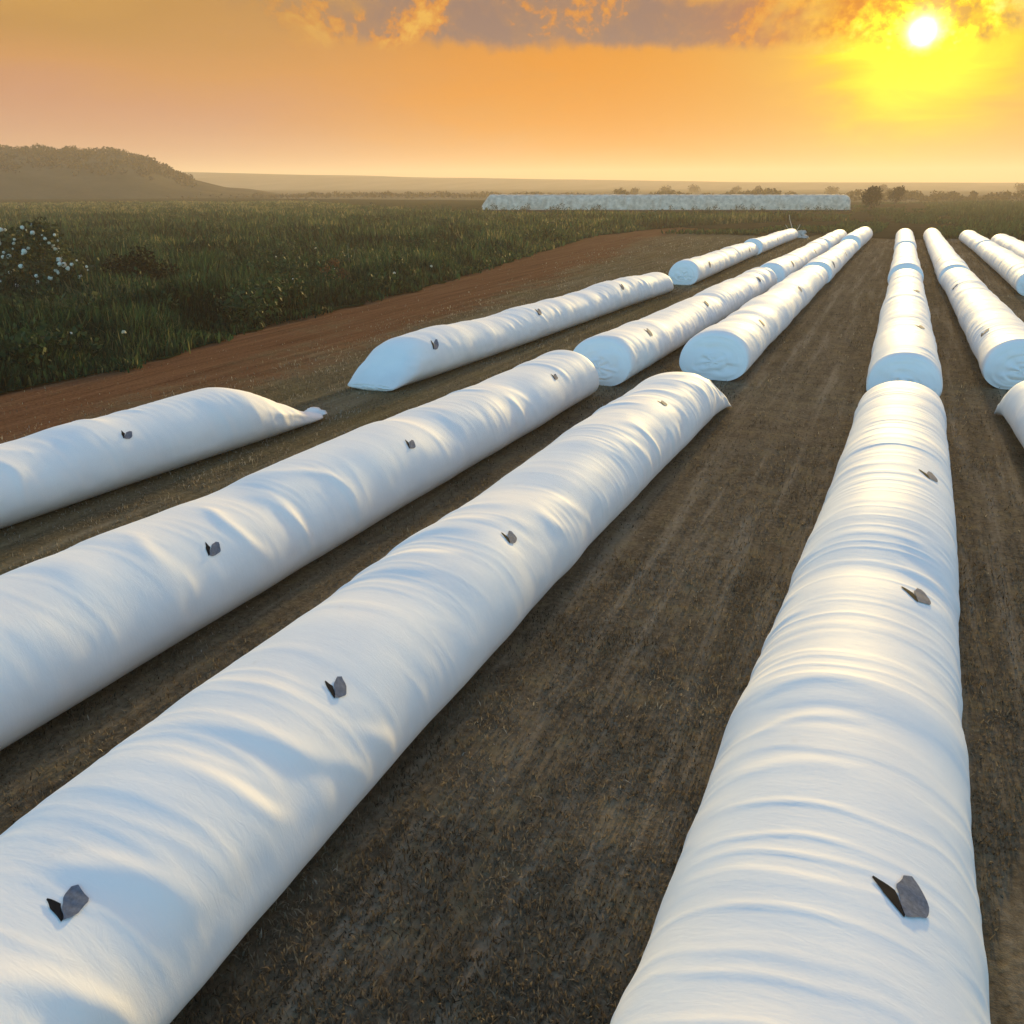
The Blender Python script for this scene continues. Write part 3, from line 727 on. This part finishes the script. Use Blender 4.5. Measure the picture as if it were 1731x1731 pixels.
# ------------------------------------------------------------------ far white covered stack
def covered_stack():
    cam = np.array([0, 0]); a = np.array([-119.5, 256.0]); b = np.array([-17.3, 299.5])
    L = np.linalg.norm(b - a); d = (b - a) / L; nrm = np.array([-d[1], d[0]])   # nrm points away from the viewer
    root = empty('covered_stack', (a[0], a[1], 0), 'very long low white plastic covered stack across the far side of the field', 'covered stack')
    prof = [(0, 0.25), (0.25, 1.3), (0.9, 3.2), (1.8, 4.35), (3.2, 4.75), (5.0, 4.75), (6.4, 4.3), (7.3, 3.0), (7.9, 1.2), (8.1, .25)]
    n = int(L / 0.5)
    V = []
    for i in range(n + 1):
        s = L * i / n
        for (w, z) in prof:
            he = min(1, 0.35 + 0.65 * s / 2.4) if s < 2.4 else (min(1, .9 + (L - s) * .1) if L - s < 1 else 1)
            ph = s * 2 * math.pi / 2.6
            bul = 0.12 * abs(math.sin(ph / 2 + 0.25 * z)) + 0.42 * float(noise2(s / 1.1 + 0.5 * z, z / 1.6, 110))
            ww = w + (-bul if w < 4 else bul) * (0.3 + 0.7 * (z > 1)); zz = z * he if z > .3 else z
            if s < 2.4: ww = 4.05 + (ww - 4.05) * (0.55 + 0.45 * s / 2.4)
            P = d * s + nrm * ww
            V.append((P[0], P[1], zz + 0.10 * abs(math.sin(ph / 2)) * (z > 3) + 0.05 * float(noise2(s / .9, w, 111))))
    m = len(prof)
    F = [[i * m + j, (i + 1) * m + j, (i + 1) * m + j + 1, i * m + j + 1] for i in range(n) for j in range(m - 1)]
    F += [list(range(m)), [n * m + j for j in reversed(range(m))]]
    mesh_obj('cover', np.array(V), F, COVER, root)
    V = []
    for s in (-.4, L + .3):
        for w, z in ((-.35, 0), (-.35, .5), (8.4, .5), (8.4, 0)):
            P = d * s + nrm * w; V.append((P[0], P[1], z))
    mesh_obj('base_strip', np.array(V), [[0, 4, 5, 1], [1, 5, 6, 2], [2, 6, 7, 3], [0, 1, 2, 3], [4, 7, 6, 5]], BLACK, root, smooth=False)
covered_stack()

# ------------------------------------------------------------------ far trees
def tree(loc, h, rad, label, seed, mat, group, nleaf=500, size=0.7, round_=False):
    rr = random.Random(seed)
    if round_:
        bl = [(0, 0, h * .5, rad * .95)] + [(rr.uniform(-.4, .4) * rad, rr.uniform(-.4, .4) * rad, h * rr.uniform(.4, .72), rad * .55) for _ in range(6)]
    else:
        bl = [(rr.uniform(-.6, .6) * rad, rr.uniform(-.6, .6) * rad, h * rr.uniform(.2, .8), rad * rr.uniform(.45, .75)) for _ in range(9)]
    return plant('tree', loc, bl, nleaf, size, mat, label, 'tree', seed, group, trunk_r=h * .03)
tree((-12.6, 318, 0), 7.6, 3.7, 'larger round dark tree right of the long white stack', 51, DARKB, None, 1500, .8, True)
tree((-6.8, 405, 0), 7.8, 3.4, 'smaller round dark tree, second one right of the long white stack', 52, DARKB, None, 1100, .9, True)
random.seed(77)
for k in range(14):
    azd = -17 + 23.5 * (k + random.uniform(-.4, .4)) / 13
    D = random.uniform(520, 980)
    tree((D * math.sin(R(azd)), D * math.cos(R(azd)), -.3), random.uniform(4, 7) * D / 800, random.uniform(3, 5.5) * D / 800,
         'small hazy tree on the orange horizon below the sun', 60 + k, HAZET, 'hazy trees on the horizon under the sun', 700, 1.2 * D / 800)

def far_belt(name, az0, az1, D, h, n, seed, label, mat, size):
    r = np.random.default_rng(seed)
    a = R(az0) + r.uniform(0, 1, n) * R(az1 - az0); Dd = D * (1 + 0.06 * r.normal(size=n))
    hh = h * (0.5 + 0.5 * noise2(a * 90, 0 * a, seed)) * r.uniform(0, 1, n)
    c = np.stack([Dd * np.sin(a), Dd * np.cos(a), hh + .3], -1)
    V, F, t = leaf_cloud(c, np.full(n, size * .6), n * 5, size, seed)
    V[:, 2] -= 0.3
    return tag(mesh_obj(name, V, F, mat, smooth=False, attr={'tint': t}), label, name.replace('_', ' '), kind='stuff')
far_belt('hedgerow', -17, 9, 560, 5.0, 2600, 120, 'low hazy hedgerow under the sun at the right horizon', HAZET, 1.6)
far_belt('scrub', -44, -17, 640, 2.6, 1600, 121, 'thin far scrub line across the horizon', HAZET, 1.6)

# ------------------------------------------------------------------ hills
HILL = land_material('hill_cover', [(0.3, (0.035, 0.034, 0.018)), (0.5, (0.065, 0.058, 0.032)), (0.7, (0.10, 0.088, 0.050))], 0.03, 0.03)
AZ = np.array([-85, -70, -60, -51.3, -48, -45.4, -44.2, -43.2, -42.2, -40, -37, -30])
EL = np.array([1.2, 1.7, 1.75, 1.70, 1.62, 1.64, 1.28, .85, .40, -0.15, -.35, -0.5])
def hill_z(az, t):          # az in degrees, t 0..1 front to back
    top = 8 + 780 * math.tan(R(1)) * np.interp(az, AZ, EL)
    return np.maximum(-1.5, top * np.sin(np.clip(t, 0, 1) * math.pi) ** 0.8)
def polar(az, D): return D * np.sin(np.radians(az)), D * np.cos(np.radians(az))
AZg, Tg = np.meshgrid(np.linspace(-85, -34, 160), np.linspace(0, 1, 40), indexing='ij')
Dg = 560 + 440 * Tg
X, Y = polar(AZg, Dg)
Z = hill_z(AZg, Tg) * (1 - sstep(-39, -36, AZg)) - 1.2 + 0.8 * noise2(X / 30, Y / 30, 130)
n_, m_ = AZg.shape
i, j = np.meshgrid(np.arange(n_ - 1), np.arange(m_ - 1), indexing='ij'); a = i * m_ + j
F = np.stack([a, a + m_, a + m_ + 1, a + 1], -1).reshape(-1, 4)
tag(mesh_obj('hill', np.stack([X, Y, Z], -1).reshape(-1, 3), F[:, ::-1], HILL), 'hazy rounded wooded hill on the left horizon', 'hill', kind='structure')
r = np.random.default_rng(140)
n = 3400
az = r.uniform(-84, -41.8, n); t = 0.12 + 0.45 * r.uniform(0, 1, n) ** 0.8
X, Y = polar(az, 560 + 440 * t)
Z = hill_z(az, t) - 1 + r.uniform(0.0, 3.2, n) * (0.7 + .7 * noise2(az * 2.6, t * 3, 141)) * (1 - .7 * sstep(-45, -42, az))
V, F, tt = leaf_cloud(np.stack([X, Y, Z], -1), np.full(n, 2.6), 42000, 1.9, 142)
tag(mesh_obj('woodland', V, F, HAZET, smooth=False, attr={'tint': tt}), 'hazy woodland covering the left hill', 'woodland', kind='stuff')
# long low ridge running to the right of the hill
AZg, Tg = np.meshgrid(np.linspace(-60, 14, 160), np.linspace(0, 1, 24), indexing='ij')
X, Y = polar(AZg, 1500 + 1100 * Tg)
top = 8 + 2000 * np.tan(np.radians(np.interp(AZg, [-60, -42, -34, -25, -14, -4, 14], [.75, .66, .50, .33, .16, .10, .08])))
Z = top * np.sin(Tg * math.pi) ** 0.8 - 1.5 + 1.2 * noise2(X / 160, Y / 160, 131)
n_, m_ = AZg.shape
i, j = np.meshgrid(np.arange(n_ - 1), np.arange(m_ - 1), indexing='ij'); a = i * m_ + j
F = np.stack([a, a + m_, a + m_ + 1, a + 1], -1).reshape(-1, 4)
tag(mesh_obj('ridge', np.stack([X, Y, Z], -1).reshape(-1, 3), F[:, ::-1], LAND), 'long low hazy ridge along the horizon', 'ridge', kind='structure')

# ------------------------------------------------------------------ haze
HZ = bpy.data.materials.new('haze_air'); HZ.use_nodes = True
ht = NT(HZ.node_tree); ht.n.remove(ht.n['Principled BSDF'])
pv = ht.new('ShaderNodeVolumePrincipled')
pv.inputs['Color'].default_value = (0.90, 0.79, 0.70, 1); pv.inputs['Density'].default_value = 0.00042; pv.inputs['Anisotropy'].default_value = 0.25
ht.l.new(pv.outputs[0], ht.n['Material Output'].inputs['Volume'])
s = 3900; zb, zt = -2.6, 62
V = np.array([(-s, -s, zb), (s, -s, zb), (s, s, zb), (-s, s, zb), (-s, -s, zt), (s, -s, zt), (s, s, zt), (-s, s, zt)])
F = [[0, 3, 2, 1], [4, 5, 6, 7], [0, 1, 5, 4], [1, 2, 6, 5], [2, 3, 7, 6], [3, 0, 4, 7]]
tag(mesh_obj('haze', V, F, HZ, smooth=False), 'warm evening haze', 'haze', kind='stuff')

# ------------------------------------------------------------------ sky and sun
SUN_EL, SUN_AZ = R(7.5), R(-0.8)
sdir = Vector((math.cos(SUN_EL) * math.sin(SUN_AZ), math.cos(SUN_EL) * math.cos(SUN_AZ), math.sin(SUN_EL)))
w = bpy.data.worlds.new('World'); scene.world = w; w.use_nodes = True
wt = NT(w.node_tree)
bg = wt.n['Background']; out = wt.n['World Output']
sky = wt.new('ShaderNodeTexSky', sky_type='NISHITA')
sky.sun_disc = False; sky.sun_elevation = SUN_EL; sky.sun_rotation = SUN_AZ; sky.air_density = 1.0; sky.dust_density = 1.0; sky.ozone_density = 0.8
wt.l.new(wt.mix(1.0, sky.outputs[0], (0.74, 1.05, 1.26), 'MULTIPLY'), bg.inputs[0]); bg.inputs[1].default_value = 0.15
tc = wt.new('ShaderNodeTexCoord'); D = tc.outputs['Generated']
sep = wt.new('ShaderNodeSeparateXYZ'); wt.put(sep.inputs[0], D)
el = wt.m('MULTIPLY', wt.m('ARCSINE', sep.outputs[2]), 180 / math.pi)
az = wt.m('MULTIPLY', wt.m('ARCTAN2', sep.outputs[0], sep.outputs[1]), 180 / math.pi)
dp = wt.new('ShaderNodeVectorMath', operation='DOT_PRODUCT'); wt.put(dp.inputs[0], D); dp.inputs[1].default_value = sdir
ang = wt.m('MULTIPLY', wt.m('ARCCOSINE', wt.m('MINIMUM', dp.outputs['Value'], 0.999999)), 180 / math.pi)
def gauss(x, s): return wt.m('EXPONENT', wt.m('MULTIPLY', wt.m('MULTIPLY', x, x), -1 / (s * s)))
# soft warping noise over the sky, in degrees of azimuth and elevation
q = wt.comb(wt.m('MULTIPLY', az, 0.05), wt.m('MULTIPLY', el, 0.22), 0.0)
n1 = wt.noise(q, 1.0, 4, 0.5, 0.3)
n2 = wt.noise(q, 3.2, 5, 0.6, 0.6)
elw = wt.m('ADD', el, wt.m('MULTIPLY_ADD', n1, 5.0, -2.5))
gr = wt.ramp(wt.m('MULTIPLY', elw, 1 / 30), [(0.0, lin(236, 172, 96)), (0.06, lin(232, 162, 82)), (0.13, lin(234, 156, 52)), (0.20, lin(236, 152, 30)), (0.29, lin(220, 140, 46)), (0.45, lin(255, 198, 84)), (0.9, lin(255, 208, 112))])
glf = wt.ramp(wt.m('MULTIPLY', elw, 1 / 30), [(0.0, lin(212, 166, 138)), (0.06, lin(208, 152, 128)), (0.13, lin(208, 146, 112)), (0.20, lin(214, 150, 88)), (0.29, lin(200, 146, 74)), (0.45, lin(255, 198, 84)), (0.9, lin(255, 208, 112))])
g = wt.mix(wt.ss(wt.m('ADD', az, wt.m('MULTIPLY_ADD', n1, 16.0, -8.0)), -40, -16), glf, gr)
# orange swath spreading from the sun
sw = wt.m('MULTIPLY', gauss(wt.m('SUBTRACT', az, -12.0), 17), gauss(wt.m('SUBTRACT', elw, 4.4), 3.2))
g = wt.mix(wt.m('MULTIPLY', sw, wt.m('MULTIPLY_ADD', n2, 2.2, 0.1), clamp=True), g, lin(244, 150, 10))
# warm pale glow low under the sun
g = wt.mix(wt.m('MULTIPLY', gauss(ang, 10), 0.8), g, lin(250, 204, 96))
# clouds above about six degrees
cq = wt.comb(wt.m('MULTIPLY', az, 0.13), wt.m('MULTIPLY', el, 0.20), 3.1)
cn = wt.noise(cq, 1.0, 7, 0.55, 0.25)
edge = wt.m('ADD', el, wt.m('MULTIPLY_ADD', wt.noise(wt.comb(wt.m('MULTIPLY', az, 0.35), wt.m('MULTIPLY', el, 0.2), 1.0), 1.0, 6, 0.65), 2.6, -1.3))
cm = wt.m('MULTIPLY', wt.ss(edge, 6.9, 7.7), wt.ss(cn, 0.36, 0.50))
cm = wt.m('MULTIPLY', cm, wt.ss(az, -42, -28))
cf = wt.noise(wt.comb(wt.m('MULTIPLY', az, 0.20), wt.m('MULTIPLY', el, 0.20), 8.0), 1.0, 9, 0.66, 0.35)
puff = wt.noise(wt.comb(wt.m('MULTIPLY', az, 1.5), wt.m('MULTIPLY', el, 1.7), 2.0), 1.0, 6, 0.65, 0.2)
cfp = wt.m('ADD', wt.m('MULTIPLY', cf, 0.75), wt.m('MULTIPLY', puff, 0.25))
ccol = wt.ramp(cfp, [(0.42, lin(138, 114, 114)), (0.50, lin(158, 122, 106)), (0.54, lin(226, 140, 52)), (0.61, lin(250, 190, 76))])
ccol = wt.mix(wt.m('MULTIPLY', gauss(wt.m('SUBTRACT', az, -4), 6), 0.9), ccol, wt.mix(wt.ss(cfp, 0.45, 0.58), lin(222, 106, 20), lin(246, 150, 30)))
g = wt.mix(wt.m('MULTIPLY', cm, 0.92), g, ccol)
# broad yellow glow breaking round the sun through the clouds
near = gauss(wt.m('MULTIPLY_ADD', wt.m('SUBTRACT', n2, 0.5), 7.0, ang), 3.7)
shade = wt.m('MULTIPLY', cm, wt.ss(cfp, 0.56, 0.44))
gl = wt.m('MULTIPLY', wt.m('MULTIPLY', near, wt.m('MULTIPLY_ADD', n2, 0.9, 0.55)), wt.m('SUBTRACT', 1.0, wt.m('MULTIPLY', shade, 0.75)))
sc_ = wt.new('ShaderNodeVectorMath', operation='SCALE'); sc_.inputs[0].default_value = (1.7, 1.2, -0.34); wt.put(sc_.inputs['Scale'], gl)
add = wt.new('ShaderNodeVectorMath', operation='ADD'); wt.put(add.inputs[0], g); wt.put(add.inputs[1], sc_.outputs[0])
lit = wt.m('MULTIPLY', gauss(ang, 3.6), wt.m('MULTIPLY', wt.ss(cfp, 0.48, 0.62), wt.ss(el, 5.9, 7.2)))
core = wt.m('ADD', wt.m('MULTIPLY', gauss(ang, 0.42), 14.0), wt.m('ADD', wt.m('MULTIPLY', lit, 0.9), wt.m('MULTIPLY', gauss(ang, 1.1), wt.m('MULTIPLY', puff, 2.2))))
sc2 = wt.new('ShaderNodeVectorMath', operation='SCALE'); sc2.inputs[0].default_value = (1.0, 0.92, 0.66); wt.put(sc2.inputs['Scale'], core)
add2 = wt.new('ShaderNodeVectorMath', operation='ADD'); wt.put(add2.inputs[0], add.outputs[0]); wt.put(add2.inputs[1], sc2.outputs[0])
mx0 = wt.new('ShaderNodeVectorMath', operation='MAXIMUM'); wt.put(mx0.inputs[0], add2.outputs[0]); mx0.inputs[1].default_value = (0, 0, 0)
hi = wt.new('ShaderNodeVectorMath', operation='SCALE'); wt.put(hi.inputs[0], mx0.outputs[0]); wt.put(hi.inputs['Scale'], wt.m('MULTIPLY_ADD', wt.m('MULTIPLY', wt.ss(el, 10, 17), gauss(az, 40)), 3.2, 1.0))  # added gain: unseen sky above the view boosted to warm the bag tops
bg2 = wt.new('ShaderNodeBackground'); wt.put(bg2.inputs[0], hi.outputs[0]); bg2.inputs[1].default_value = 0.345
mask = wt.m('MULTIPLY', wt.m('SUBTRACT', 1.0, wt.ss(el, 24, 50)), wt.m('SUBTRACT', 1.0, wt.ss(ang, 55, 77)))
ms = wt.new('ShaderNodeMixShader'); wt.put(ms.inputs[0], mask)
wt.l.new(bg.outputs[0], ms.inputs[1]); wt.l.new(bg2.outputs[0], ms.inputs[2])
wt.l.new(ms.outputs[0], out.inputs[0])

sl = bpy.data.lights.new('sun', 'SUN'); sl.energy = 2.9; sl.angle = R(2.5); sl.color = (1.0, 0.72, 0.27)
so = bpy.data.objects.new('sun', sl); COL.objects.link(so)
so.rotation_euler = (-sdir).to_track_quat('-Z', 'Y').to_euler()

# ------------------------------------------------------------------ camera
cam = bpy.data.cameras.new('camera'); cam.sensor_width = 36; cam.sensor_fit = 'HORIZONTAL'
cam.lens = 36 * 1500 / 1731
cam.clip_start = 0.1; cam.clip_end = 12000
co = bpy.data.objects.new('camera', cam); COL.objects.link(co)
co.location = (0, 0, 8.0); co.rotation_euler = Euler((R(90 - 20.321), 0, R(23.168)))
scene.camera = co
scene.view_settings.view_transform = 'Standard'; scene.view_settings.look = 'None'
scene.view_settings.gamma = 1.0; scene.view_settings.use_curve_mapping = False
scene.view_settings.exposure = 1.36
